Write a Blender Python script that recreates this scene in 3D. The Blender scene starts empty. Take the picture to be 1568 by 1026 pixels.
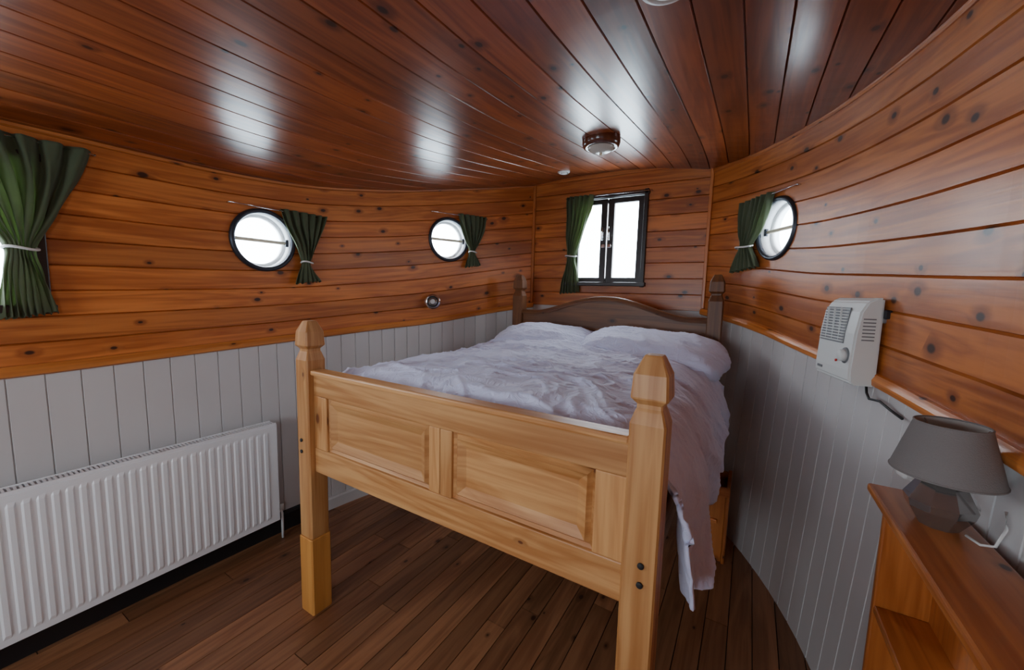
import bpy, bmesh, math, random
from mathutils import Vector, Matrix, noise
random.seed(7)
S=bpy.context.scene
C=S.collection
# ------------------------------------------------------------------ helpers
def lin(xs,ys,x):
    if x<=xs[0]: return ys[0]
    for i in range(1,len(xs)):
        if x<=xs[i]:
            f=(x-xs[i-1])/(xs[i]-xs[i-1]); return ys[i-1]+(ys[i]-ys[i-1])*f
    return ys[-1]
def smooth(xs,ys,x,r=0.22):
    a=0;n=0
    for k in range(-6,7):
        wgt=math.exp(-(k/3.2)**2); a+=wgt*lin2(xs,ys,x+k/6*r); n+=wgt
    return a/n
def lin2(xs,ys,x):
    if x>xs[-1]:
        m=(ys[-1]-ys[-2])/(xs[-1]-xs[-2]); return ys[-1]+m*(x-xs[-1])
    return lin(xs,ys,x)
def empty(name):
    e=bpy.data.objects.new(name,None); C.objects.link(e); return e
def mkobj(name,me,mat=None,parent=None,smoothf=False):
    o=bpy.data.objects.new(name,me); C.objects.link(o)
    if mat:
        for m in (mat if isinstance(mat,list) else [mat]): me.materials.append(m)
    if parent: o.parent=parent
    if smoothf:
        for p in me.polygons: p.use_smooth=True
    return o
def frame(O,N):
    N=Vector(N).normalized(); Z=Vector((0,0,1)); Y=-N; X=Y.cross(Z).normalized()
    M=Matrix((( X.x,Y.x,0,O[0]),(X.y,Y.y,0,O[1]),(X.z,Y.z,1,O[2]),(0,0,0,1)))
    return M
def box_uv(bm,size=None,idx=None,grain=None):
    uvl=bm.loops.layers.uv.verify()
    if grain is None:
        mn=[min(v.co[i] for v in bm.verts) for i in range(3)]; mx=[max(v.co[i] for v in bm.verts) for i in range(3)]
        d=[mx[i]-mn[i] for i in range(3)]; grain=d.index(max(d))
    if idx is None: idx=random.randint(0,60)
    off=random.random()*3
    for f in bm.faces:
        n=f.normal; na=[abs(n.x),abs(n.y),abs(n.z)].index(max(abs(n.x),abs(n.y),abs(n.z)))
        rest=[i for i in range(3) if i!=na]
        if grain in rest: ua=grain; va=[i for i in rest if i!=grain][0]
        else: ua,va=rest
        for l in f.loops: l[uvl].uv=(l.vert.co[ua]+off, idx*10+5+l.vert.co[va])
def box(name,parent,mat,c,s,M=None,bevel=0.004,grain=None,segs=2,rot=None):
    bm=bmesh.new(); bmesh.ops.create_cube(bm,size=1)
    for v in bm.verts: v.co=Vector((v.co.x*s[0],v.co.y*s[1],v.co.z*s[2]))
    if bevel: bmesh.ops.bevel(bm,geom=bm.edges[:],offset=min(bevel,min(s)*.45),segments=segs,affect='EDGES',profile=.5)
    bm.normal_update(); box_uv(bm,grain=grain)
    if rot: bmesh.ops.transform(bm,matrix=rot.to_4x4(),verts=bm.verts)
    bmesh.ops.translate(bm,vec=c,verts=bm.verts)
    if M: bmesh.ops.transform(bm,matrix=M,verts=bm.verts)
    me=bpy.data.meshes.new(name); bm.to_mesh(me); bm.free()
    return mkobj(name,me,mat,parent)
def sqloft(name,parent,mat,prof,c,M=None):
    bm=bmesh.new(); rings=[]
    for h,z in prof:
        ch=h*.12
        pts=[(h-ch,-h),(h,-h+ch),(h,h-ch),(h-ch,h),(-h+ch,h),(-h,h-ch),(-h,-h+ch),(-h+ch,-h)]
        rings.append([bm.verts.new((x,y,z)) for x,y in pts])
    for a,b in zip(rings,rings[1:]):
        for i in range(8): bm.faces.new((a[i],a[(i+1)%8],b[(i+1)%8],b[i]))
    bm.faces.new(rings[0][::-1]); bm.faces.new(rings[-1])
    bm.normal_update(); box_uv(bm,grain=2)
    bmesh.ops.translate(bm,vec=c,verts=bm.verts)
    if M: bmesh.ops.transform(bm,matrix=M,verts=bm.verts)
    me=bpy.data.meshes.new(name); bm.to_mesh(me); bm.free()
    return mkobj(name,me,mat,parent)
def lathe(name,parent,mat,prof,M=Matrix.Identity(4),seg=40,flat=False,closed=False):
    bm=bmesh.new(); rings=[]
    for r,z in prof:
        if r<1e-6: rings.append([bm.verts.new((0,0,z))]); continue
        rings.append([bm.verts.new((r*math.cos(2*math.pi*i/seg),r*math.sin(2*math.pi*i/seg),z)) for i in range(seg)])
    prs=list(zip(rings,rings[1:]))
    if closed: prs.append((rings[-1],rings[0]))
    for a,b in prs:
        for i in range(seg):
            j=(i+1)%seg
            if len(a)==1: bm.faces.new((a[0],b[j],b[i]))
            elif len(b)==1: bm.faces.new((a[i],a[j],b[0]))
            else: bm.faces.new((a[i],a[j],b[j],b[i]))
    bmesh.ops.recalc_face_normals(bm,faces=bm.faces)
    box_uv(bm,grain=0)
    bmesh.ops.transform(bm,matrix=M,verts=bm.verts)
    me=bpy.data.meshes.new(name); bm.to_mesh(me); bm.free()
    o=mkobj(name,me,mat,parent,not flat)
    return o
def tube(name,parent,mat,pts,r,M=None,seg=10,closed=False):
    pts=[Vector(p) for p in pts]
    if M: pts=[M@p for p in pts]
    bm=bmesh.new(); rings=[]; n=len(pts)
    up=Vector((0.13,0.21,1)).normalized()
    for i,p in enumerate(pts):
        t=(pts[min(i+1,n-1)]-pts[max(i-1,0)]).normalized()
        a=t.cross(up)
        if a.length<.05: a=t.cross(Vector((1,0,0)))
        a.normalize(); b=t.cross(a)
        rings.append([bm.verts.new(p+r*(a*math.cos(2*math.pi*k/seg)+b*math.sin(2*math.pi*k/seg))) for k in range(seg)])
    for a,b in zip(rings,rings[1:]):
        for i in range(seg): bm.faces.new((a[i],a[(i+1)%seg],b[(i+1)%seg],b[i]))
    bm.faces.new(rings[0]); bm.faces.new(rings[-1][::-1])
    bmesh.ops.recalc_face_normals(bm,faces=bm.faces)
    me=bpy.data.meshes.new(name); bm.to_mesh(me); bm.free()
    return mkobj(name,me,mat,parent,True)
def extrude_poly(name,parent,mat,poly,t0,t1,M=None,bevel=0.003,axis='y',grain=None):
    bm=bmesh.new()
    def P(a,b,t): return (a,t,b) if axis=='y' else (t,a,b)
    v0=[bm.verts.new(P(a,b,t0)) for a,b in poly]; v1=[bm.verts.new(P(a,b,t1)) for a,b in poly]
    bm.faces.new(v0); bm.faces.new(v1[::-1]); n=len(poly)
    for i in range(n): bm.faces.new((v0[i],v1[i],v1[(i+1)%n],v0[(i+1)%n]))
    bmesh.ops.recalc_face_normals(bm,faces=bm.faces)
    if bevel:
        es=[e for e in bm.edges if len(e.link_faces)==2 and e.calc_face_angle()>.6]
        bmesh.ops.bevel(bm,geom=es,offset=bevel,segments=2,affect='EDGES')
    bm.normal_update(); box_uv(bm,grain=grain)
    if M: bmesh.ops.transform(bm,matrix=M,verts=bm.verts)
    me=bpy.data.meshes.new(name); bm.to_mesh(me); bm.free()
    return mkobj(name,me,mat,parent)
# ------------------------------------------------------------------ materials
def newmat(name):
    m=bpy.data.materials.new(name); m.use_nodes=True
    nt=m.node_tree; b=nt.nodes['Principled BSDF']; return m,nt,b
def N(nt,t,**k):
    n=nt.nodes.new(t)
    for a,v in k.items(): setattr(n,a,v)
    return n
def math_(nt,op,a,b=None,c=None):
    n=N(nt,'ShaderNodeMath',operation=op)
    for i,v in enumerate((a,b,c)):
        if v is None: continue
        if isinstance(v,(int,float)): n.inputs[i].default_value=v
        else: nt.links.new(v,n.inputs[i])
    return n.outputs[0]
def mixc(nt,f,a,b,mode='MIX'):
    n=N(nt,'ShaderNodeMix',data_type='RGBA',blend_type=mode)
    if isinstance(f,(int,float)): n.inputs[0].default_value=f
    else: nt.links.new(f,n.inputs[0])
    for s,v in ((6,a),(7,b)):
        if isinstance(v,tuple): n.inputs[s].default_value=(*v,1)
        else: nt.links.new(v,n.inputs[s])
    return n.outputs[2]
def maprange(nt,v,a,b,c=0,d=1,sm=True):
    n=N(nt,'ShaderNodeMapRange')
    if sm: n.interpolation_type='SMOOTHSTEP'
    nt.links.new(v,n.inputs[0])
    for i,x in zip((1,2,3,4),(a,b,c,d)): n.inputs[i].default_value=x
    return n.outputs[0]
def wood(name,c1,c2,ck,rough=.3,knot=.5,var=.35,bump=.15,kscale=(4.5,7.0),ks=.05,spec=.5,coat=0.0):
    m,nt,b=newmat(name); L=nt.links
    tc=N(nt,'ShaderNodeTexCoord'); sp=N(nt,'ShaderNodeSeparateXYZ'); L.new(tc.outputs['UV'],sp.inputs[0])
    u,v=sp.outputs[0],sp.outputs[1]
    idx=math_(nt,'FLOOR',math_(nt,'DIVIDE',v,10.0))
    wn=N(nt,'ShaderNodeTexWhiteNoise',noise_dimensions='1D'); L.new(idx,wn.inputs['W'])
    u2=math_(nt,'ADD',u,math_(nt,'MULTIPLY',idx,3.7))
    def vec(su,sv):
        c=N(nt,'ShaderNodeCombineXYZ'); L.new(math_(nt,'MULTIPLY',u2,su),c.inputs[0]); L.new(math_(nt,'MULTIPLY',v,sv),c.inputs[1]); return c.outputs[0]
    vo=N(nt,'ShaderNodeTexVoronoi',voronoi_dimensions='2D'); L.new(vec(*kscale),vo.inputs['Vector']); vo.inputs['Scale'].default_value=1
    sc=N(nt,'ShaderNodeSeparateColor'); L.new(vo.outputs['Color'],sc.inputs[0])
    pres=math_(nt,'LESS_THAN',sc.outputs[0],knot)
    szz=math_(nt,'ADD',math_(nt,'MULTIPLY',sc.outputs[1],.9),.5)
    dd=math_(nt,'DIVIDE',vo.outputs['Distance'],szz)
    core=math_(nt,'MULTIPLY',maprange(nt,dd,ks*.7,ks*1.4,1,0),pres)
    halo=math_(nt,'MULTIPLY',maprange(nt,dd,ks*.9,ks*4.0,.65,0),pres)
    n1=N(nt,'ShaderNodeTexNoise'); L.new(vec(2.0,60),n1.inputs['Vector']); n1.inputs['Scale'].default_value=1; n1.inputs['Detail'].default_value=5; n1.inputs['Distortion'].default_value=.4
    n2=N(nt,'ShaderNodeTexNoise'); L.new(vec(1.1,13),n2.inputs['Vector']); n2.inputs['Scale'].default_value=1; n2.inputs['Detail'].default_value=3; n2.inputs['Distortion'].default_value=.9
    rings=math_(nt,'PINGPONG',math_(nt,'ADD',math_(nt,'MULTIPLY',n2.outputs[0],7.0),math_(nt,'MULTIPLY',halo,1.6)),1.0)
    n3=N(nt,'ShaderNodeTexNoise'); L.new(vec(1.3,2.0),n3.inputs['Vector']); n3.inputs['Scale'].default_value=1; n3.inputs['Detail'].default_value=2
    g=math_(nt,'ADD',math_(nt,'MULTIPLY',n1.outputs[0],.55),math_(nt,'MULTIPLY',rings,.30))
    g=math_(nt,'ADD',g,math_(nt,'MULTIPLY',n3.outputs[0],.5))
    g=maprange(nt,g,.4,.95)
    col=mixc(nt,g,c1,c2)
    col=mixc(nt,halo,col,tuple(x*.65 for x in c2)); col=mixc(nt,math_(nt,'MULTIPLY',core,.95),col,ck)
    hs=N(nt,'ShaderNodeHueSaturation'); L.new(col,hs.inputs['Color'])
    L.new(math_(nt,'ADD',math_(nt,'MULTIPLY',wn.outputs[0],var),1-var/2),hs.inputs['Value'])
    L.new(hs.outputs[0],b.inputs['Base Color'])
    L.new(math_(nt,'ADD',math_(nt,'MULTIPLY',n3.outputs[0],.12),rough-.06),b.inputs['Roughness'])
    b.inputs['Specular IOR Level'].default_value=spec
    b.inputs['Coat Weight'].default_value=coat; b.inputs['Coat Roughness'].default_value=.2
    bp=N(nt,'ShaderNodeBump'); bp.inputs['Strength'].default_value=bump; bp.inputs['Distance'].default_value=.004
    L.new(math_(nt,'ADD',n1.outputs[0],math_(nt,'MULTIPLY',n3.outputs[0],2.0)),bp.inputs['Height']); L.new(bp.outputs[0],b.inputs['Normal'])
    return m
def plain(name,col,rough=.5,metal=0,spec=.5,nscale=8,nvar=.08,bump=0,bscale=60,coat=0):
    m,nt,b=newmat(name); L=nt.links
    tc=N(nt,'ShaderNodeTexCoord'); n=N(nt,'ShaderNodeTexNoise'); L.new(tc.outputs['Object'],n.inputs['Vector'])
    n.inputs['Scale'].default_value=nscale; n.inputs['Detail'].default_value=4
    d=tuple(c*(1-nvar*2) for c in col)
    L.new(mixc(nt,n.outputs[0],col,d),b.inputs['Base Color'])
    b.inputs['Roughness'].default_value=rough; b.inputs['Metallic'].default_value=metal; b.inputs['Specular IOR Level'].default_value=spec
    b.inputs['Coat Weight'].default_value=coat
    if bump:
        n2=N(nt,'ShaderNodeTexNoise'); L.new(tc.outputs['Object'],n2.inputs['Vector']); n2.inputs['Scale'].default_value=bscale; n2.inputs['Detail'].default_value=3
        bp=N(nt,'ShaderNodeBump'); bp.inputs['Strength'].default_value=bump; bp.inputs['Distance'].default_value=.003
        L.new(n2.outputs[0],bp.inputs['Height']); L.new(bp.outputs[0],b.inputs['Normal'])
    return m
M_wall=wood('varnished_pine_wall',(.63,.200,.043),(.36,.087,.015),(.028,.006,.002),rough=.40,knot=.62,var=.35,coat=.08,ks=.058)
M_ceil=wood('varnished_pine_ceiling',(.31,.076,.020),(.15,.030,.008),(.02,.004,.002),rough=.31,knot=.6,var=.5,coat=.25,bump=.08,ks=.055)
M_trim=wood('varnished_trim',(.72,.26,.062),(.46,.14,.028),(.05,.01,.003),rough=.38,knot=.1,coat=.1)
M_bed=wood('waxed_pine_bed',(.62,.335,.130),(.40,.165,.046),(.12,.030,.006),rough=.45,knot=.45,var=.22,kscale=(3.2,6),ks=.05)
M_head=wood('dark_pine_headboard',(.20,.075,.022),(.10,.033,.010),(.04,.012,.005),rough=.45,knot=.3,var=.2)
M_block=wood('new_pine_block',(.70,.33,.080),(.58,.25,.055),(.3,.1,.02),rough=.5,knot=.05,var=.1)
M_floor=wood('oiled_floorboards',(.33,.150,.068),(.19,.078,.034),(.04,.014,.006),rough=.42,knot=.3,var=.6)
M_shelf=wood('varnished_shelf_pine',(.52,.175,.040),(.31,.082,.015),(.05,.012,.004),rough=.36,knot=.5,coat=.15,ks=.055)
M_white=plain('painted_boards',(.62,.605,.60),rough=.45,nvar=.06,nscale=3)
M_rad=plain('radiator_enamel',(.84,.87,.90),rough=.3,nvar=.01)
M_reveal=plain('reveal_paint',(.75,.76,.78),rough=.5,nvar=.03)
M_black=plain('black_rubber',(.012,.012,.014),rough=.5)
M_frame=plain('window_frame_dark',(.022,.014,.012),rough=.35)
M_steel=plain('porthole_dark_steel',(.05,.055,.07),rough=.35,metal=.5)
M_brass=plain('brass_bar',(.80,.70,.52),rough=.5,metal=.0)
M_chrome=plain('chrome',(.75,.75,.76),rough=.12,metal=1)
M_heater=plain('heater_plastic',(.74,.77,.75),rough=.4,nvar=.01)
M_hgrey=plain('heater_grille_grey',(.19,.20,.21),rough=.45)
M_slot=plain('slot_dark',(.02,.02,.022),rough=.7)
M_plast=plain('white_plastic',(.7,.7,.68),rough=.4,nvar=.02)
M_shade=plain('lampshade_fabric',(.23,.215,.21),rough=.9,bump=.4,bscale=400)
M_inshade=plain('lampshade_lining',(.5,.48,.45),rough=.9)
M_mat=plain('mattress_ticking',(.7,.7,.72),rough=.9)
M_plat=plain('lamp_diffuser',(.55,.5,.42),rough=.25)
M_lbrown=plain('lamp_wood_ring',(.10,.025,.01),rough=.25,coat=.5)
M_red=plain('indicator_red',(.7,.02,.01),rough=.3)
def fabric_white():
    m,nt,b=newmat('duvet_cotton'); L=nt.links
    tc=N(nt,'ShaderNodeTexCoord')
    n=N(nt,'ShaderNodeTexNoise'); L.new(tc.outputs['Object'],n.inputs['Vector']); n.inputs['Scale'].default_value=11; n.inputs['Detail'].default_value=6; n.inputs['Distortion'].default_value=1.8
    L.new(mixc(nt,n.outputs[0],(.68,.72,.94),(.63,.67,.90)),b.inputs['Base Color'])
    b.inputs['Roughness'].default_value=.85; b.inputs['Sheen Weight'].default_value=.2
    r=maprange(nt,math_(nt,'ABSOLUTE',math_(nt,'SUBTRACT',n.outputs[0],.5)),0,.10,1,0)
    bp=N(nt,'ShaderNodeBump'); bp.inputs['Strength'].default_value=.35; bp.inputs['Distance'].default_value=.006
    L.new(r,bp.inputs['Height']); L.new(bp.outputs[0],b.inputs['Normal'])
    return m
M_duvet=fabric_white()
def curtain_mat():
    m,nt,b=newmat('green_curtain_cotton'); L=nt.links
    tc=N(nt,'ShaderNodeTexCoord'); n=N(nt,'ShaderNodeTexNoise'); L.new(tc.outputs['Object'],n.inputs['Vector']); n.inputs['Scale'].default_value=30
    col=mixc(nt,n.outputs[0],(.125,.150,.078),(.085,.103,.055)); L.new(col,b.inputs['Base Color']); b.inputs['Roughness'].default_value=.9
    b.inputs['Sheen Weight'].default_value=.15
    t=N(nt,'ShaderNodeBsdfTranslucent'); t.inputs[0].default_value=(.24,.32,.15,1)
    mx=N(nt,'ShaderNodeMixShader'); mx.inputs[0].default_value=.3
    L.new(b.outputs[0],mx.inputs[1]); L.new(t.outputs[0],mx.inputs[2]); L.new(mx.outputs[0],nt.nodes['Material Output'].inputs[0])
    return m
M_curt=curtain_mat()
def glass_thin():
    m,nt,b=newmat('window_glass'); L=nt.links
    t=N(nt,'ShaderNodeBsdfTransparent'); t.inputs[0].default_value=(.95,.97,.98,1); g=N(nt,'ShaderNodeBsdfGlossy'); g.inputs['Roughness'].default_value=.02
    mx=N(nt,'ShaderNodeMixShader'); mx.inputs[0].default_value=.06
    L.new(t.outputs[0],mx.inputs[1]); L.new(g.outputs[0],mx.inputs[2]); L.new(mx.outputs[0],nt.nodes['Material Output'].inputs[0])
    return m
M_glass=glass_thin()
def smoked():
    m,nt,b=newmat('smoked_glass_lamp'); b.inputs['Base Color'].default_value=(.30,.29,.28,1); b.inputs['Roughness'].default_value=.10
    b.inputs['Coat Weight'].default_value=1; b.inputs['Metallic'].default_value=.75
    return m
M_smoke=smoked()
# ------------------------------------------------------------------ hull shape
XC=-.955; YB=-2.2; YF=3.1
WX=[-2.2,-1,0,.8,1.3,1.7,2.0,2.3,2.6,2.9,3.1]
WY=[1.30,1.37,1.40,1.405,1.39,1.335,1.27,1.17,1.03,.86,.72]
def w(y,side=-1):
    r=smooth(WX,WY,y)
    if side>0: r+=smooth([.9,1.5,2.0,2.6,2.85,3.1],[.06,.035,.03,.022,.0,-.06],y,.15)
    return r
def zd(y): return smooth([-2.2,.3,1.3,2.3,2.9,3.1],[1.10,1.11,1.155,1.225,1.33,1.36],y,.3)
def zm(y): return smooth([-2.2,1,1.5,2,2.6,3.1],[2.09,2.115,2.15,2.21,2.29,2.352],y,.3)
def tilt(y): return smooth([-2.2,1.4,2.0,2.5,3.1],[.09,.09,.06,.02,-.03],y,.3)
def zc(y,side): return zm(y)+side*tilt(y)
def hp(side,y):
    p=Vector((XC+side*w(y,side),y,0)); q=Vector((XC+side*w(y+.01,side),y+.01,0))
    t=(q-p).normalized(); n=Vector((-side*t.y, side*t.x,0))
    if n.x*side>0: n=-n
    return p,t,n
FL={-1:.03,1:.07}
def grid_solid(name,inner,outer,uvf,mats):
    bm=bmesh.new(); uvl=bm.loops.layers.uv.verify()
    A=[[bm.verts.new(p) for p in r] for r in inner]; B=[[bm.verts.new(p) for p in r] for r in outer]
    ni,nj=len(A),len(A[0])
    for i in range(ni-1):
        for j in range(nj-1):
            f=bm.faces.new((A[i][j],A[i+1][j],A[i+1][j+1],A[i][j+1]))
            for l,q in zip(f.loops,uvf(i,j)): l[uvl].uv=q
            bm.faces.new((B[i][j],B[i][j+1],B[i+1][j+1],B[i+1][j]))
    for i in range(ni-1):
        bm.faces.new((A[i][0],B[i][0],B[i+1][0],A[i+1][0])); bm.faces.new((A[i][-1],A[i+1][-1],B[i+1][-1],B[i][-1]))
    for j in range(nj-1):
        bm.faces.new((A[0][j],A[0][j+1],B[0][j+1],B[0][j])); bm.faces.new((A[-1][j],B[-1][j],B[-1][j+1],A[-1][j+1]))
    bmesh.ops.recalc_face_normals(bm,faces=bm.faces)
    me=bpy.data.meshes.new(name); bm.to_mesh(me); bm.free()
    return mkobj(name,me,mats)
TH=.09; NP=9
def plank_rows(n,g=.028,d=.010):
    rows=[]
    for k in range(n):
        rows+= [((k+0.0)/n,d,k),((k+g)/n,0,k),((k+1-g*1.6)/n,0,k)]
    rows.append((1.0,d,n-1)); return rows
ROWS=plank_rows(NP)
def upper_wall(name,side):
    n=84; ys=[YB+(YF-YB)*i/n for i in range(n+1)]
    inner=[];outer=[];arc=[0]
    for i,y in enumerate(ys):
        p,t,nn=hp(side,y)
        if i: arc.append(arc[-1]+(p-pp).length)
        pp=p.copy(); z0,z1=zd(y),zc(y,side); ri=[];ro=[]
        for f,d,k in ROWS:
            z=z0+(z1-z0)*f; ri.append(p-nn*d+Vector((0,0,z))); ro.append(p-nn*TH+Vector((0,0,z)))
        ri.append(p+Vector((0,0,z1+.12))); ro.append(p-nn*TH+Vector((0,0,z1+.12)))
        inner.append(ri); outer.append(ro)
    off=0 if side<0 else 20
    def uvf(i,j):
        k=min(j//3,NP-1)+off
        f0=ROWS[min(j,len(ROWS)-1)][0]; f1=ROWS[min(j+1,len(ROWS)-1)][0]
        v0=k*10+5+f0*.95; v1=k*10+5+f1*.95
        return [(arc[i],v0),(arc[i+1],v0),(arc[i+1],v1),(arc[i],v1)]
    return grid_solid(name,inner,outer,uvf,[M_wall,M_reveal])
def lower_wall(name,side):
    y=YB;bw=.098
    cols=[]
    while y<YF+.02:
        p,t,nn=hp(side,y); dy=bw*t.y
        cols+=[(y,.006),(y+dy*.025,0),(y+dy*.96,0)]
        y+=dy
    cols.append((y,.006))
    zs=[0,.25,.5,.75,1.0]
    inner=[];outer=[]
    for y,d in cols:
        p,t,nn=hp(side,y); ri=[];ro=[]; H=zd(y)
        fl=FL[side]
        for f in zs:
            o=nn*(fl*(1-f)**1.2)
            z=H*f-(.02 if f==0 else 0)
            ri.append(p+o-nn*d+Vector((0,0,z))); ro.append(p+o-nn*TH+Vector((0,0,z)))
        inner.append(ri);outer.append(ro)
    def uvf(i,j): return [(cols[i][0],zs[j]),(cols[i+1][0],zs[j]),(cols[i+1][0],zs[j+1]),(cols[i][0],zs[j+1])]
    return grid_solid(name,inner,outer,uvf,[M_white])
def cut(obj,cutters):
    for c in cutters:
        md=obj.modifiers.new('cut','BOOLEAN'); md.operation='DIFFERENCE'; md.object=c; md.solver='EXACT'
    bpy.context.view_layer.update()
    dg=bpy.context.evaluated_depsgraph_get()
    me=bpy.data.meshes.new_from_object(obj.evaluated_get(dg))
    obj.modifiers.clear(); obj.data=me
    for c in cutters: bpy.data.objects.remove(c)
def cutter_cyl(M,r):
    bm=bmesh.new(); bmesh.ops.create_cone(bm,cap_ends=True,segments=56,radius1=r,radius2=r,depth=.5)
    bmesh.ops.rotate(bm,cent=(0,0,0),matrix=Matrix.Rotation(math.pi/2,3,'X'),verts=bm.verts)
    bmesh.ops.transform(bm,matrix=M,verts=bm.verts)
    for f in bm.faces: f.material_index=1
    me=bpy.data.meshes.new('c'); bm.to_mesh(me); bm.free(); return mkobj('c',me,[M_reveal,M_reveal])
def cutter_box(M,x0,x1,z0,z1):
    bm=bmesh.new(); bmesh.ops.create_cube(bm,size=1)
    for v in bm.verts: v.co=Vector(((x0+x1)/2+v.co.x*(x1-x0),v.co.y*.5,(z0+z1)/2+v.co.z*(z1-z0)))
    bmesh.ops.transform(bm,matrix=M,verts=bm.verts)
    for f in bm.faces: f.material_index=1
    me=bpy.data.meshes.new('c'); bm.to_mesh(me); bm.free(); return mkobj('c',me,[M_reveal,M_reveal])
def wf(side,y,z):
    p,t,n=hp(side,y); return frame((p.x,p.y,z),n)
MP1=wf(-1,1.18,1.71); MP2=wf(-1,2.42,1.86); MP3=wf(1,2.61,1.84)
MWL=wf(-1,0.0,1.35); MWR=wf(1,-.80,1.35)
MP5=wf(-1,-1.2,1.7)
wl=upper_wall('wall_left',-1); wr=upper_wall('wall_right',1)
R=.153
cut(wl,[cutter_cyl(MP1,R),cutter_cyl(MP2,R),cutter_box(MWL,-.3,.36,0,.56),cutter_cyl(MP5,R)])
cut(wr,[cutter_cyl(MP3,R),cutter_box(MWR,-.3,.3,0,.56)])
lower_wall('wall_left_dado',-1); lower_wall('wall_right_dado',1)
def end_wall(name,y,ny,mat,npl,z0,z1,xa,xb,th=.09):
    inner=[];outer=[]; cols=[xa+(xb-xa)*i/6 for i in range(7)]
    rows=plank_rows(npl)
    for x in cols:
        ri=[];ro=[]
        for f,d,k in rows:
            z=z0+(z1-z0)*f
            ri.append(Vector((x,y-ny*d,z))); ro.append(Vector((x,y-ny*th,z)))
        inner.append(ri);outer.append(ro)
    o=random.randint(40,50)
    def uvf(i,j):
        k=min(j//3,npl-1)+o; v0=k*10+5+rows[j][0]*(z1-z0); v1=k*10+5+rows[j+1][0]*(z1-z0)
        return [(cols[i],v0),(cols[i+1],v0),(cols[i+1],v1),(cols[i],v1)]
    return grid_solid(name,inner,outer,uvf,[mat,M_reveal])
we=end_wall('wall_bow',YF,-1,M_wall,10,1.36,2.52,XC-.9,XC+.9)
MF=frame((-1.03,YF,1.53),(0,-1,0))
cut(we,[cutter_box(MF,-.30,.30,.02,.70)])
end_wall('wall_bow_dado',YF,-1,M_white,1,-.02,1.36,XC-.9,XC+.9)
wb=end_wall('wall_stern',YB,1,M_wall,18,-.02,2.3,XC-1.45,XC+1.45)
MB=frame((XC,YB,0),(0,1,0))
cut(wb,[cutter_box(MB,-.6,.6,1.0,1.75)])
def ceil_z(x,y):
    q=(x-XC)/w(min(y,3.1))
    if y>2.2: q=max(-1.3,min(1.3,q))
    return zm(y)+tilt(y)*q+.06*(1-min(1.6,q*q))
def ceiling():
    bw=.118; x0=XC-1.6; nb=int(3.2/bw)+1
    cols=[]
    for k in range(nb): cols+=[(x0+k*bw,.008,k),(x0+k*bw+.003,0,k),(x0+(k+1)*bw-.004,0,k)]
    cols.append((x0+nb*bw,.008,nb-1))
    n=60; ys=[YB-.12+(YF-YB+.24)*i/n for i in range(n+1)]
    inner=[];outer=[]
    for x,d,k in cols:
        ri=[];ro=[]
        for y in ys:
            z=ceil_z(x,y)
            ri.append(Vector((x,y,z+d))); ro.append(Vector((x,y,z+.06)))
        inner.append(ri);outer.append(ro)
    def uvf(i,j):
        k=cols[i][2]; return [(ys[j],k*10+5+cols[i][0]),(ys[j],k*10+5+cols[i+1][0]),(ys[j+1],k*10+5+cols[i+1][0]),(ys[j+1],k*10+5+cols[i][0])]
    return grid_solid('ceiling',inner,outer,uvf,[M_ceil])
ceiling()
def floor():
    bm=bmesh.new(); uvl=bm.loops.layers.uv.verify(); bw=.092; x=XC-1.6; k=0
    while x<XC+1.6:
        y=YB-.1-random.random()*1.0
        while y<YF+.1:
            L=.9+random.random()*.9; y1=min(y+L,YF+.12); g=.0018
            a,b_,c,d=x+g,x+bw-g,max(y,YB-.1)+g,y1-g
            if d>c:
                top=[bm.verts.new(p) for p in ((a,c,0),(b_,c,0),(b_,d,0),(a,d,0))]
                bot=[bm.verts.new(p) for p in ((a,c,-.02),(b_,c,-.02),(b_,d,-.02),(a,d,-.02))]
                f=bm.faces.new(top)
                for l in f.loops: l[uvl].uv=(l.vert.co.y,k*10+5+l.vert.co.x)
                for i in range(4):
                    f=bm.faces.new((bot[i],bot[(i+1)%4],top[(i+1)%4],top[i]))
                    for l in f.loops: l[uvl].uv=(l.vert.co.y,k*10+5+l.vert.co.x)
                k+=1
            y+=L
        x+=bw
    f=bm.faces.new([bm.verts.new(p) for p in ((XC-1.6,YB-.1,-.012),(XC+1.6,YB-.1,-.012),(XC+1.6,YF+.1,-.012),(XC-1.6,YF+.1,-.012))]); f.material_index=1
    me=bpy.data.meshes.new('floor'); bm.to_mesh(me); bm.free(); mkobj('floor',me,[M_floor,M_slot])
floor()
def strip(name,side,prof,zf,mat,ya=YB,yb=YF,idx=3,flare=False):
    n=70; bm=bmesh.new(); uvl=bm.loops.layers.uv.verify(); rings=[];arc=[];s=0;pp=None
    for i in range(n+1):
        y=ya+(yb-ya)*i/n; p,t,nn=hp(side,y)
        if pp: s+=(p-pp).length
        pp=p.copy(); arc.append(s)
        base=nn*(FL[side] if flare else 0)
        rings.append([bm.verts.new(p+base+nn*d+Vector((0,0,zf(y)+h))) for d,h in prof])
    m=len(prof)
    for i in range(n):
        for j in range(m):
            j2=(j+1)%m; f=bm.faces.new((rings[i][j],rings[i+1][j],rings[i+1][j2],rings[i][j2]))
            for l,q in zip(f.loops,((arc[i],j),(arc[i+1],j),(arc[i+1],j+1),(arc[i],j+1))): l[uvl].uv=(q[0],idx*10+5+q[1]*.02)
    bm.faces.new(rings[0]); bm.faces.new(rings[-1][::-1])
    bmesh.ops.recalc_face_normals(bm,faces=bm.faces)
    me=bpy.data.meshes.new(name); bm.to_mesh(me); bm.free(); return mkobj(name,me,mat,None)
dprof=[(-.01,-.025),(.012,-.025),(.022,-.018),(.024,.0),(.018,.01),(.012,.018),(-.01,.02)]
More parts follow.
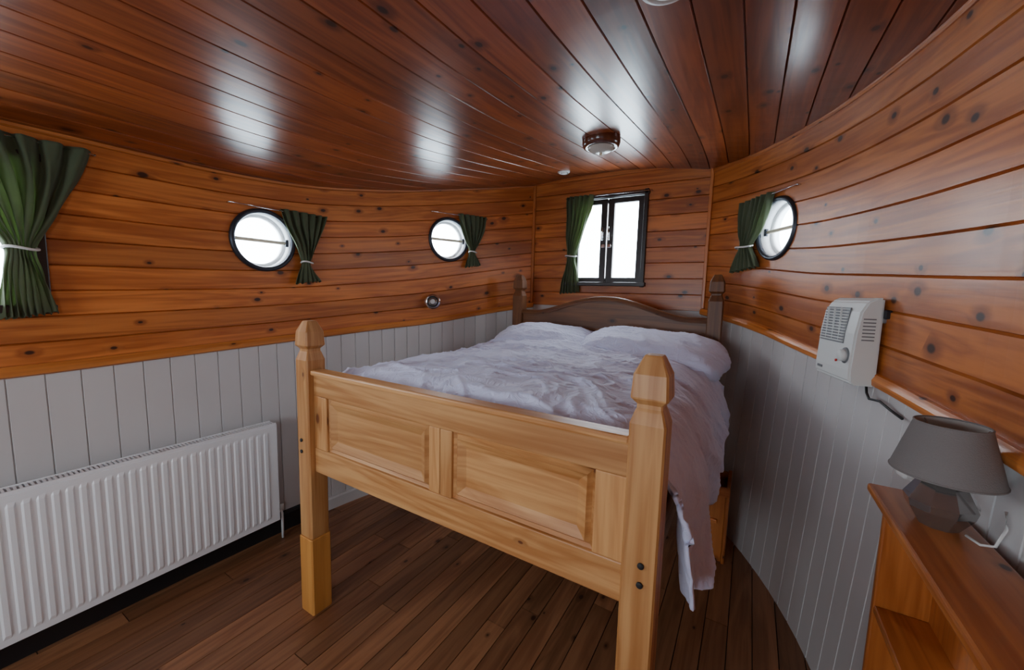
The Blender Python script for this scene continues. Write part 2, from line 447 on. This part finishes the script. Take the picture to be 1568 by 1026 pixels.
strip('trim_1',-1,dprof,zd,M_trim,idx=61); strip('trim_2',1,dprof,zd,M_trim,idx=62)
cprof=[(-.01,.05),(-.01,-.014),(.006,-.014),(.012,-.008),(.014,.0),(.014,.05)]
strip('trim_3',-1,cprof,lambda y:zc(y,-1),M_wall,idx=63); strip('trim_4',1,cprof,lambda y:zc(y,1),M_wall,idx=64)
box('trim_5',None,M_wall,(XC-w(YF)+.0,YF-.012,1.93),(.022,.022,1.1)); box('trim_6',None,M_wall,(XC+w(YF,1),YF-.012,1.93),(.022,.022,1.1))
box('trim_7',None,M_wall,(XC,YF-.01,2.405),(1.4,.02,.05))
bprof=[(-.01,0),(.028,0),(.028,.10),(.02,.11),(-.01,.11)]
strip('baseboard_left',-1,bprof,lambda y:0,M_black,ya=YB,yb=1.33,flare=True)
wprof=[(-.01,0),(.018,0),(.018,.07),(.01,.08),(-.01,.08)]
strip('baseboard_bow_side',-1,wprof,lambda y:0,M_white,ya=1.33,yb=3.05,flare=True)
# ------------------------------------------------------------------ windows
def loc_lathe(name,par,mat,prof,M,seg=56,closed=True):
    Ry=Matrix.Rotation(-math.pi/2,4,'X')
    return lathe(name,par,mat,prof,M@Ry,seg,closed=closed)
def porthole(n,M):
    e=empty('window_%d'%n); k=.93
    def P(pr): return [(r*k,z) for r,z in pr]
    loc_lathe('outer_ring',e,M_steel,P([(.156,-.008),(.162,-.018),(.176,-.018),(.183,-.010),(.185,.004),(.156,.004)]),M)
    loc_lathe('sleeve',e,M_reveal,P([(.156,-.005),(.163,-.005),(.163,.11),(.156,.11)]),M)
    loc_lathe('inner_ring',e,M_reveal,P([(.138,.06),(.157,.055),(.157,.085),(.138,.085)]),M)
    loc_lathe('glass',e,M_glass,P([(0,.078),(.139,.078),(.139,.082),(0,.082)]),M,closed=False)
    tube('cross_bar',e,M_brass,[(-.145,.035,0),(.145,.035,0)],.010,M)
    for sx in (-1,1):
        tube('hinge_lug',e,M_steel,[(sx*.14,.03,-.02),(sx*.14,.03,.02)],.01,M)
    return e
porthole(1,MP1); porthole(2,MP2); porthole(3,MP3); porthole(7,MP5)
def rectwin(n,M,x0,x1,z0,z1,fw=.05,mull=True,mat=None,mw=.08):
    mat=mat or M_frame; e=empty('window_%d'%n)
    cx=(x0+x1)/2; cz=(z0+z1)/2
    def bx(nm,c,s): box(nm,e,mat,c,s,M,bevel=.004)
    bx('frame_left',(x0-.004,.0,cz),(.03,.05,z1-z0+.05)); bx('frame_right',(x1+.004,0,cz),(.03,.05,z1-z0+.05))
    bx('frame_top',(cx,0,z1+.004),(x1-x0+.05,.05,.03)); bx('frame_bottom',(cx,-.005,z0-.004),(x1-x0+.06,.07,.03))
    secs=[(x0+.012,cx-.004),(cx+.004,x1-.012)] if mull else [(x0+.012,x1-.012)]
    for a,b in secs:
        bx('stile',(a+fw/2,.04,cz),(fw,.035,z1-z0-.02)); bx('stile',(b-fw/2,.04,cz),(fw,.035,z1-z0-.02))
        bx('rail',((a+b)/2,.04,z1-.01-fw*.4),(b-a,.034,fw*.8)); bx('rail',((a+b)/2,.04,z0+.01+fw*.4),(b-a,.034,fw*.8))
        box('glass',e,M_glass,((a+b)/2,.042,cz),(b-a-.03,.004,z1-z0-.06),M,bevel=0)
    return e
e=rectwin(4,MF,-.30,.30,.02,.70)
for sx in (-1,1):
    tube('handle',e,M_chrome,[(sx*.025,.02,.36),(sx*.025,-.015,.37),(sx*.025,-.02,.42),(sx*.025,-.015,.46),(sx*.025,.02,.47)],.007,MF)
    box('latch_plate',e,M_chrome,(sx*.025,.02,.32),(.03,.01,.03),MF)
rectwin(5,MWL,-.3,.36,0,.56,mull=False,fw=.03); rectwin(6,MWR,-.3,.3,0,.56,mull=False)
rectwin(8,MB,-.6,.6,1.0,1.75)  # unseen stern window, added and sized to light the room from behind camera
# ------------------------------------------------------------------ curtains
def curtain(M,keys,rod,base=.035,pleats=6,amp=.014,tie=None,seed=0):
    e=empty('curtain'); nz=60;nx=90
    zs=[k[0] for k in keys][::-1]; ls=[k[1] for k in keys][::-1]; rs=[k[2] for k in keys][::-1]
    bm=bmesh.new(); G=[]
    zt,zb=keys[0][0],keys[-1][0]; wmax=max(k[2]-k[1] for k in keys)
    for i in range(nz+1):
        z=zt+(zb-zt)*i/nz; l=smooth(zs,ls,z,.035); r=smooth(zs,rs,z,.035); ww=r-l
        row=[]
        for j in range(nx+1):
            f=j/nx; ph=f*pleats*2*math.pi+seed+1.2*math.sin(f*5+seed)+ .5*math.sin(z*9)
            a=amp*(.35+.65*min(1,ww/wmax*1.2))
            bulge=.022*(1-ww/wmax)*math.sin(math.pi*f)
            d=-(base+a*math.sin(ph)+.25*a*math.sin(2.3*ph+z*12)+bulge)
            x=l+ww*f+.004*math.sin(ph*1.1+z*20)
            zz=z+(.006*math.sin(ph) if i==nz else 0)+ (0.02*(f-.5) if i>nz-8 else 0)*(i-nz+8)/8
            row.append(bm.verts.new(M@Vector((x,d,zz))))
        G.append(row)
    for i in range(nz):
        for j in range(nx): bm.faces.new((G[i][j],G[i+1][j],G[i+1][j+1],G[i][j+1]))
    bmesh.ops.recalc_face_normals(bm,faces=bm.faces)
    me=bpy.data.meshes.new('cloth'); bm.to_mesh(me); bm.free(); o=mkobj('cloth',me,M_curt,e,True)
    md=o.modifiers.new('t','SOLIDIFY'); md.thickness=.002
    tube('wire',e,M_chrome,[(rod[0],-.03,zt-.012),(rod[1],-.03,zt-.012)],.003,M)
    for x in rod: tube('wire_hook',e,M_chrome,[(x,-.03,zt-.012),(x,.003,zt-.012)],.004,M)
    if tie:
        tz,tl,tr=tie
        pts=[(( tl+tr)/2+(tr-tl)*.62*math.cos(a),-base-.012+.032*math.sin(a),tz+.004*math.sin(a*2)) for a in [2*math.pi*k/24 for k in range(25)]]
        tube('tie_cord',e,M_plast,pts,.005,M)
    return e
curtain(MP1,[(.185,.07,.35),(.10,.10,.32),(0,.155,.285),(-.09,.185,.245),(-.12,.19,.235),(-.16,.17,.265),(-.225,.145,.315)],(-.17,.35),tie=(-.105,.19,.24),seed=1)
curtain(MP2,[(.205,.06,.32),(.10,.09,.30),(0,.13,.255),(-.07,.165,.215),(-.10,.16,.215),(-.14,.145,.24),(-.20,.125,.265)],(-.15,.33),tie=(-.085,.162,.212),seed=2)
curtain(MP3,[(.20,-.34,-.01),(.10,-.34,-.04),(0,-.31,-.09),(-.06,-.28,-.16),(-.09,-.29,-.16),(-.13,-.34,-.12),(-.21,-.38,-.08)],(-.34,.17),tie=(-.075,-.28,-.16),seed=3)
curtain(MF,[(.72,-.33,-.10),(.6,-.33,-.12),(.4,-.325,-.19),(.26,-.31,-.235),(.21,-.31,-.235),(.12,-.33,-.21),(-.06,-.37,-.195)],(-.34,.34),tie=(.24,-.31,-.235),seed=4,pleats=5)
curtain(MWL,[(.63,.0,.52),(.5,.10,.475),(.35,.20,.41),(.24,.272,.35),(.20,.278,.342),(.14,.265,.36),(-.03,.245,.39)],(-.35,.53),tie=(.22,.276,.345),seed=5,pleats=8,amp=.018)
curtain(MWR,[(.63,-.45,0),(.5,-.42,-.05),(.35,-.37,-.1),(.24,-.3,-.17),(.20,-.29,-.17),(.14,-.32,-.15),(-.03,-.36,-.1)],(-.5,.35),tie=(.22,-.29,-.17),seed=6,pleats=8)
# ------------------------------------------------------------------ bed
bed=empty('bed'); XL,XR=-1.600,-.187; YFt,YH=.975,2.75; PH=.0425
def post(nm,x,y,top,mat):
    sqloft(nm,bed,mat,[(PH-.003,.355),(PH,.36),(PH,top-.165),(.033,top-.135),(.030,top-.128),(.030,top-.118),(.043,top-.104),(.0435,top-.10),(.040,top-.045),(.022,top-.004),(.019,top)],(x,y,0))
    sqloft(nm+'_riser',bed,M_block,[(PH+.003,0),(PH+.004,.005),(PH+.004,.352),(PH+.002,.356)],(x,y,0))
post('foot_post_l',XL,YFt,1.314,M_bed); post('foot_post_r',XR,YFt,1.314,M_bed)
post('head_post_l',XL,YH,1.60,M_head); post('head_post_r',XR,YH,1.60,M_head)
fy=YFt; xa,xb=XL+PH,XR-PH
box('foot_cap',bed,M_bed,((xa+xb)/2,fy,1.098),(xb-xa+.002,.062,.022),bevel=.007)
box('foot_top_rail',bed,M_bed,((xa+xb)/2,fy,1.044),(xb-xa,.032,.090),bevel=.003)
box('foot_bottom_rail',bed,M_bed,((xa+xb)/2,fy,.715),(xb-xa,.034,.108),bevel=.004)
for nm,a,b in (('stile',xa,-1.47),('stile',-.90,-.852),('stile',-.85,-.80),('stile',-.315,xb)):
    box(nm,bed,M_bed,((a+b)/2,fy,.884),(b-a,.032,.23),bevel=.003,grain=2)
for a,b in ((-1.47,-.90),(-.80,-.315)):
    bm=bmesh.new(); z0,z1=.769,1.0
    rings=[]
    for ins,dep in ((0,-.004),(.010,-.010),(.016,-.004),(.022,.004),(.045,-.007),(.05,-.009)):
        rings.append([bm.verts.new((x,fy-.010-dep*-1*-1,z)) for x,z in ((a+ins,z0+ins),(b-ins,z0+ins),(b-ins,z1-ins),(a+ins,z1-ins))])
    for r0,r1 in zip(rings,rings[1:]):
        for i in range(4): bm.faces.new((r0[i],r0[(i+1)%4],r1[(i+1)%4],r1[i]))
    bm.faces.new(rings[-1])
    bm.normal_update(); box_uv(bm,grain=0)
    me=bpy.data.meshes.new('foot_panel'); bm.to_mesh(me); bm.free(); mkobj('foot_panel',me,M_bed,bed)
    box('panel_back',bed,M_bed,((a+b)/2,fy+.008,.884),(b-a,.008,.235),bevel=0)
for x,nm in ((XL,'side_rail_l'),(XR,'side_rail_r')): box(nm,bed,M_bed,(x,(YFt+YH)/2,.76),(.026,YH-YFt-2*PH,.14))
for z in (.80,.75):
    for x in (XR+.006,XL-.01):
        lathe('bolt',bed,M_slot,[(0,0),(.008,0),(.008,.003),(0,.003)],Matrix.Translation((x,YFt-PH-.002,z))@Matrix.Rotation(math.pi/2,4,'X'),16)
def arch(x):
    f=(x-XL)/(XR-XL); f=min(1,max(0,f)); return 1.325+.12*math.sin(math.pi*min(1,max(0,(f-.12)/.76)))**1.5
pts=[(xa,.62)]+[(xb,.62)]+[(xb-(xb-xa)*i/40,arch(xb-(xb-xa)*i/40)-.02) for i in range(41)]
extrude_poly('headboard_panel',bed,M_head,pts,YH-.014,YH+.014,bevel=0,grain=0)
bm=bmesh.new();rg=[]
for i in range(41):
    x=xa+(xb-xa)*i/40; z=arch(x)
    rg.append([bm.verts.new((x,YH+dy,z+dz)) for dy,dz in ((-.03,-.03),(-.033,-.018),(-.028,-.002),(-.02,.004),(.02,.004),(.03,-.004),(.03,-.03))])
for a,b in zip(rg,rg[1:]):
    for j in range(7): bm.faces.new((a[j],a[(j+1)%7],b[(j+1)%7],b[j]))
bmesh.ops.recalc_face_normals(bm,faces=bm.faces); box_uv(bm,grain=0)
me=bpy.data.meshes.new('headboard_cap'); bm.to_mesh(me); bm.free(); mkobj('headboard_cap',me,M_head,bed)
for i in range(9): box('slat',bed,M_block,((XL+XR)/2,1.15+i*.18,.80),(1.35,.07,.018))
box('mattress',bed,M_mat,((XL+XR)/2,(YFt+YH)/2,.92),(1.34,1.68,.2),bevel=.05,segs=5)
# duvet
def ridge(p,s):
    n=noise.noise(p*s); return (1-abs(n)*2.0) if abs(n)<.5 else 0
def wrinkle(p,amp=1,low=1):
    q=p+Vector((noise.noise(p*3.1),noise.noise(p*3.1+Vector((9,2,4))),noise.noise(p*2.7+Vector((1,7,3)))))*.13
    d=.014*low*noise.noise(p*2.2)
    a=max(0,ridge(Vector((q.x*.7,q.y*2.4,q.z)),2.0))**5; d+=.014*a
    b=max(0,ridge(Vector((q.x*.9+3,q.y*2.8+q.x*.8,q.z)),4.4))**4; d+=.008*b
    c=max(0,ridge(Vector((q.x*1.1+7,q.y*3.0-q.x*.7,q.z+4)),8.0))**3; d+=.0055*c
    d+=.0015*noise.noise(p*22)
    return d*amp
def duvet():
    path=[(-1.655,.86),(-1.66,.97),(-1.63,1.05),(-1.54,1.09),(-1.35,1.118),(-.9,1.135),(-.5,1.13),(-.28,1.105),(-.17,1.05),(-.115,.95),(-.098,.85),(-.088,.75),(-.078,.675)]
    cum=[0]
    for a,b in zip(path,path[1:]): cum.append(cum[-1]+math.dist(a,b))
    nx,ny=280,250; bm=bmesh.new(); G=[]
    y0,y1=1.035,2.46
    for j in range(ny+1):
        fy_=j/ny; y=y0+(y1-y0)*fy_; row=[]
        hem=.07*math.exp(-((y-1.24)/.09)**2)+.015*math.sin(y*7)-.12*max(0,(y-1.6))
        tot=cum[-1]+hem
        for i in range(nx+1):
            s=i/nx*tot
            sx=smooth(cum,[p[0] for p in path],s,.07); sz=smooth(cum,[p[1] for p in path],s,.07)
            hang=max(0,min(1,(s-cum[8])/.2))
            lh=max(0,min(1,(cum[2]-s)/.1))
            fold=.024*math.sin(y*19+2.0*noise.noise(Vector((y*2,sz*2,0)))+sz*3)*hang*min(1,(1.15-sz)/.35)
            sx+=fold+.05*hang*math.exp(-((y-2.05)/.45)**2)*max(-.3,1-max(0,(.98-sz))*4)
            sx-=.012*lh*math.sin(y*15)
            top=1-hang
            edge=min(1,(y-y0)/.12); sz-= .05*(1-edge)**2*top
            eh=min(1,(y1-y)/.12); sz-=.06*(1-eh)**2*top
            sz+=.03*top*max(0,min(1,(y-2.0)/.4))
            yy=y+.02*noise.noise(Vector((sx*3,0,y)))*(1 if j in(0,ny) else 0)
            row.append(bm.verts.new((sx,yy,sz)))
        G.append(row)
    for j in range(ny):
        for i in range(nx): bm.faces.new((G[j][i],G[j][i+1],G[j+1][i+1],G[j+1][i]))
    bm.normal_update()
    mv=[(v,v.co+v.normal*wrinkle(v.co)) for v in bm.verts]
    for v,c in mv: v.co=c
    me=bpy.data.meshes.new('duvet'); bm.to_mesh(me); bm.free(); o=mkobj('duvet',me,M_duvet,None,True)
    md=o.modifiers.new('t','SOLIDIFY'); md.thickness=.012; md.offset=-1
duvet()
def pillow(cx,cy,cz,sx,sy,sz,rx,rz,seed,ry=0):
    bm=bmesh.new(); bmesh.ops.create_uvsphere(bm,u_segments=128,v_segments=80,radius=1)
    for v in bm.verts:
        x,y,z=v.co
        r=max(abs(x),abs(y),1e-6); rr=math.hypot(x,y)
        k=(rr/r)**.6 if rr>1e-5 else 1
        v.co=Vector((x*k*sx,y*k*sy,(1 if z>0 else -1)*abs(z)**.85*sz))
    bm.normal_update()
    for v,c in [(v,v.co+v.normal*(wrinkle(v.co*1.1+Vector((seed,seed*2,0)),.75,1.0))) for v in bm.verts]: v.co=c
    Mx=Matrix.Translation((cx,cy,cz))@Matrix.Rotation(rz,4,'Z')@Matrix.Rotation(rx,4,'X')@Matrix.Rotation(ry,4,'Y')
    bmesh.ops.transform(bm,matrix=Mx,verts=bm.verts)
    me=bpy.data.meshes.new('pillow'); bm.to_mesh(me); bm.free(); mkobj('pillow',me,M_duvet,None,True)
pillow(-1.23,2.46,1.128,.36,.22,.10,.20,.05,1)
pillow(-.49,2.40,1.128,.41,.27,.11,.16,-.06,5,.08)
# ------------------------------------------------------------------ radiator
def radiator():
    e=empty('radiator'); X0=-2.205; ya,yb=-.55,1.135; za,zb=.130,.692
    pit=.036; n=int((yb-ya-.06)/pit); bm=bmesh.new(); G=[]
    cols=[(ya,0)]
    st=ya+.03
    for k in range(n):
        y=st+k*pit; cols+=[(y,0),(y+.006,.005),(y+.018,.005),(y+.024,0)]
    cols.append((yb,0))
    zrows=[(za,-.01,0),(za+.006,0,0),(za+.03,0,0),(za+.045,0,1),(zb-.045,0,1),(zb-.03,0,0),(zb-.006,0,0),(zb,-.01,0)]
    for y,d in cols: G.append([bm.verts.new((X0+b+d*k,y,z)) for z,b,k in zrows])
    for a,b in zip(G,G[1:]):
        for j in range(len(zrows)-1): bm.faces.new((a[j],b[j],b[j+1],a[j+1]))
    bmesh.ops.recalc_face_normals(bm,faces=bm.faces)
    me=bpy.data.meshes.new('front_panel'); bm.to_mesh(me); bm.free(); o=mkobj('front_panel',me,M_rad,e)
    md=o.modifiers.new('t','SOLIDIFY'); md.thickness=.003
    cx=X0-.035
    box('core',e,M_rad,(X0-.018,(ya+yb)/2,(za+zb)/2),(.024,yb-ya-.03,zb-za-.05),bevel=0)
    box('end_cover',e,M_rad,(cx,yb+.001,(za+zb)/2+.004),(.066,.006,zb-za-.0),bevel=.003)
    box('end_cover',e,M_rad,(cx,ya-.001,(za+zb)/2+.004),(.066,.006,zb-za-.0),bevel=.003)
    box('top_rim',e,M_rad,(X0-.004,(ya+yb)/2,zb+.004),(.008,yb-ya,.014),bevel=.002)
    box('top_rim',e,M_rad,(X0-.064,(ya+yb)/2,zb+.004),(.008,yb-ya,.014),bevel=.002)
    k=ya+.01
    while k<yb:
        box('top_grille_bar',e,M_rad,(cx,k,zb+.004),(.056,.007,.008),bevel=0); k+=.014
    for y in (ya+.25,yb-.25): box('bracket',e,M_rad,(X0-.095,y,.5),(.06,.04,.3))
    tube('valve_pipe',e,M_rad,[(X0-.03,yb,.17),(X0-.03,yb+.025,.17),(X0-.03,yb+.03,.15),(X0-.03,yb+.03,0)],.007)
    lathe('valve_cap',e,M_plast,[(0,0),(.012,0),(.012,.02),(.010,.028),(0,.028)],Matrix.Translation((X0-.03,yb+.03,.175)),20)
radiator()
# ------------------------------------------------------------------ wall heater
def heater():
    e=empty('wall_heater'); y=1.91; p,t,n=hp(1,y); M=frame((p.x,p.y,1.163),n)
    prof=[(-.012,0),(-.078,.0),(-.090,.012),(-.092,.05),(-.086,.18),(-.076,.255),(-.058,.292),(-.035,.305),(-.012,.305)]
    hw=.135
    extrude_poly('casing',e,M_heater,prof,-hw,hw,M,bevel=.006,axis='x')
    box('wall_bracket',e,M_hgrey,(.08,-.002,.24),(.10,.022,.04),M); box('wall_bracket',e,M_hgrey,(-.08,-.002,.06),(.1,.022,.04),M)
    def fp(z): return lin([0,.012,.05,.18,.255,.292,.305],[-.078,-.090,-.092,-.086,-.076,-.058,-.035],z)
    box('grille_plate',e,M_hgrey,(-.025,fp(.205),.205),(.185,.004,.13),M,rot=Matrix.Rotation(-.10,3,'X'),bevel=.001)
    for i in range(12):
        z=.148+i*.0105; box('grille_slat',e,M_heater,(-.025,fp(z)-.004,z),(.18,.006,.0035),M,bevel=.001)
    for x in (-.075,-.025,.025): box('grille_bar',e,M_heater,(x,fp(.205)-.005,.205),(.003,.006,.125),M,bevel=.001)
    Rk=Matrix.Rotation(math.pi/2,4,'X')
    lathe('knob',e,M_heater,[(0,.022),(.016,.022),(.020,.018),(.022,0),(0,0)],M@Matrix.Translation((.092,fp(.09)+.002,.10))@Rk,32)
    lathe('knob_dial',e,M_hgrey,[(0,.004),(.028,.004),(.029,0),(0,0)],M@Matrix.Translation((.092,fp(.09)+.002,.10))@Rk,32)
    lathe('indicator',e,M_red,[(0,.004),(.005,.004),(.005,0),(0,0)],M@Matrix.Translation((.04,fp(.06)-.001,.075))@Rk,12)
    box('badge',e,M_hgrey,(-.09,fp(.04)-.001,.035),(.04,.003,.010),M,bevel=.001)
    for i in range(7): box('side_vent',e,M_hgrey,(hw+.0005,-.05,.16+i*.012),(.003,.035,.004),M,bevel=0)
    box('side_clip',e,M_slot,(hw+.006,-.006,.25),(.014,.02,.03),M)
    tube('power_cord',e,M_black,[(hw-.02,-.03,.01),(hw+.0,-.035,-.02),(hw+.03,-.04,-.035),(hw+.08,-.035,-.03),(hw+.13,-.03,-.045),(hw+.19,-.03,-.055)],.004,M)
heater()
def socket():
    e=empty('wall_socket'); M=wf(1,1.47,1.0)
    box('face_plate',e,M_plast,(0,-.022,0),(.085,.012,.085),M,bevel=.003)
    box('plug',e,M_plast,(0,-.045,-.005),(.045,.035,.045),M,bevel=.008)
    box('switch',e,M_plast,(.025,-.03,.028),(.012,.008,.016),M,bevel=.002)
socket()
# ------------------------------------------------------------------ shelf + lamp
def shelf():
    e=empty('bookshelf'); x0,x1=.303,.452; ya,yb=.25,1.365; T=.972; xm=.385
    box('top_board',e,M_shelf,((x0+x1)/2,(ya+yb)/2,T-.011),(x1-x0,yb-ya,.022),bevel=.006)
    box('end_panel',e,M_shelf,(xm,yb-.05,(T-.022)/2),(.11,.02,T-.022)); box('end_panel',e,M_shelf,(xm,ya+.05,(T-.022)/2),(.11,.02,T-.022))
    for z in (.66,.36,.07): box('shelf_board',e,M_shelf,(xm,(ya+yb)/2,z),(.108,yb-ya-.12,.02))
    box('middle_panel',e,M_shelf,(xm,.62,.47),(.108,.02,.92))
    box('back_panel',e,M_shelf,(xm+.052,(ya+yb)/2,.48),(.006,yb-ya-.1,.92),bevel=0,grain=2)
shelf()
def lamp():
    e=empty('table_lamp'); c=(.385,1.185,.972); T=Matrix.Translation(c)
    lathe('faceted_base',e,M_smoke,[(0,0),(.034,0),(.056,.038),(.060,.055),(.038,.098),(.017,.115),(0,.115)],T,9,flat=True)
    lathe('neck',e,M_chrome,[(0,.11),(.011,.11),(.011,.14),(0,.14)],T,20)
    lathe('bulb',e,M_plat,[(0,.14),(.012,.143),(.020,.165),(.018,.185),(0,.195)],T,20)
    lathe('shade',e,M_shade,[(.088,.115),(.058,.226)],T,56)
    lathe('shade_lining',e,M_inshade,[(.086,.116),(.056,.225)],T,56)
    for nm,r,z in (('rim',.0875,.115),('rim',.0575,.226)):
        tube(nm,e,M_shade,[(c[0]+r*math.cos(a),c[1]+r*math.sin(a),c[2]+z) for a in [2*math.pi*k/40 for k in range(41)]],.002)
    for k in range(3):
        a=k*2.094; tube('spider',e,M_chrome,[(c[0],c[1],c[2]+.14),(c[0]+.057*math.cos(a),c[1]+.057*math.sin(a),c[2]+.222)],.0015)
    tube('cord',e,M_plast,[(c[0]+.030,c[1]-.04,.978),(c[0]+.04,c[1]-.07,.978),(c[0]+.052,c[1]-.09,.99),(c[0]+.060,c[1]-.095,1.03),(c[0]+.062,c[1]-.08,1.06)],.0025)
lamp()
# ------------------------------------------------------------------ small fixtures
def spot():
    e=empty('wall_spotlight'); M=wf(-1,2.28,1.375)
    loc_lathe('base',e,M_chrome,[(0,-.012),(.045,-.012),(.052,-.006),(.052,.004),(0,.004)],M,40,False)
    M2=M@Matrix.Translation((0,-.040,0))@Matrix.Rotation(-.5,4,'Z')
    loc_lathe('head',e,M_chrome,[(.044,-.03),(.056,-.028),(.060,-.015),(.050,.015),(.02,.03),(0,.03)],M2,40,False)
    loc_lathe('lens',e,M_smoke,[(0,-.022),(.048,-.024),(.048,-.02),(0,-.018)],M2,40,False)
    loc_lathe('bulb',e,M_plast,[(0,-.035),(.016,-.032),(.019,-.022),(0,-.02)],M2,24,False)
spot()
def clight():
    x,y=-.755,2.12; z=ceil_z(x,y); e=empty('ceiling_light'); T=Matrix.Translation((x,y,z))
    lathe('wood_ring',e,M_lbrown,[(.0,.01),(.098,.01),(.10,-.005),(.10,-.03),(.092,-.048),(.072,-.052),(.068,-.04),(0,-.04)],T,48)
    lathe('glass_dome',e,M_plat,[(.07,-.045),(.066,-.058),(.05,-.070),(.025,-.077),(0,-.079)],T,48)
    lathe('finial',e,M_brass,[(.0,-.076),(.008,-.078),(.008,-.088),(0,-.092)],T,16)
clight()
def vent(nm,x,y,r):
    z=ceil_z(x,y); e=empty(nm); T=Matrix.Translation((x,y,z))
    lathe('flange',e,M_plast,[(0,.008),(r,.008),(r,-.006),(r*.85,-.012),(r*.7,-.013),(r*.66,-.006),(r*.2,-.006)],T,40)
    lathe('cap',e,M_plast,[(0,-.006),(r*.5,-.008),(r*.52,-.016),(r*.4,-.020),(0,-.021)],T,40)
vent('ceiling_vent',-.235,1.075,.065); vent('smoke_sensor',-1.27,2.78,.045)
def crate():
    e=empty('wooden_box'); cx,cy=-.110,2.47; W,D,H=.18,.26,.44
    M=M_shelf
    box('side',e,M,(cx-W/2+.009,cy,H/2),(.018,D,H)); box('side',e,M,(cx+W/2-.009,cy,H/2),(.018,D,H))
    box('front',e,M,(cx,cy-D/2+.009,H/2),(W-.036,.018,H-.02)); box('back',e,M,(cx,cy+D/2-.009,H/2),(W-.036,.018,H-.02))
    box('bottom',e,M,(cx,cy,.03),(W-.036,D-.036,.016)); box('rim',e,M,(cx,cy-D/2+.004,H-.03),(W+.004,.02,.05))
    box('handle',e,M_trim,(cx,cy-D/2-.01,H*.55),(.08,.02,.02))
crate()
# ------------------------------------------------------------------ light
wd=bpy.data.worlds.new('overcast_sky'); S.world=wd; wd.use_nodes=True
nt=wd.node_tree; bg=nt.nodes['Background']
tc=N(nt,'ShaderNodeTexCoord'); sp=N(nt,'ShaderNodeSeparateXYZ'); nt.links.new(tc.outputs['Generated'],sp.inputs[0])
f=maprange(nt,sp.outputs[2],-.25,.25)
nt.links.new(mixc(nt,f,(.55,.66,.74),(.86,.93,1.0)),bg.inputs[0]); bg.inputs[1].default_value=28
def portal(M,cx,cz,sx,sz):
    l=bpy.data.lights.new('window_portal','AREA'); l.shape='RECTANGLE'; l.size=sx; l.size_y=sz; l.cycles.is_portal=True
    o=bpy.data.objects.new('window_portal',l); C.objects.link(o)
    o.matrix_world=M@Matrix.Translation((cx,.10,cz))@Matrix.Rotation(-math.pi/2,4,'X')
for M in (MP1,MP2,MP3,MP5): portal(M,0,0,.34,.34)
portal(MF,0,.36,.62,.7); portal(MWL,.03,.28,.68,.58); portal(MWR,0,.28,.62,.58); portal(MB,0,1.375,1.22,.77)
# ------------------------------------------------------------------ camera
cam=bpy.data.cameras.new('camera'); co=bpy.data.objects.new('camera',cam); C.objects.link(co)
cam.sensor_width=36; cam.lens=13.78; cam.clip_start=.02
co.matrix_world=Matrix.Translation((0,0,1.45))@Matrix.Rotation(math.radians(31.2),4,'Z')@Matrix.Rotation(math.radians(84),4,'X')@Matrix.Rotation(math.radians(1.5),4,'Z')
S.camera=co
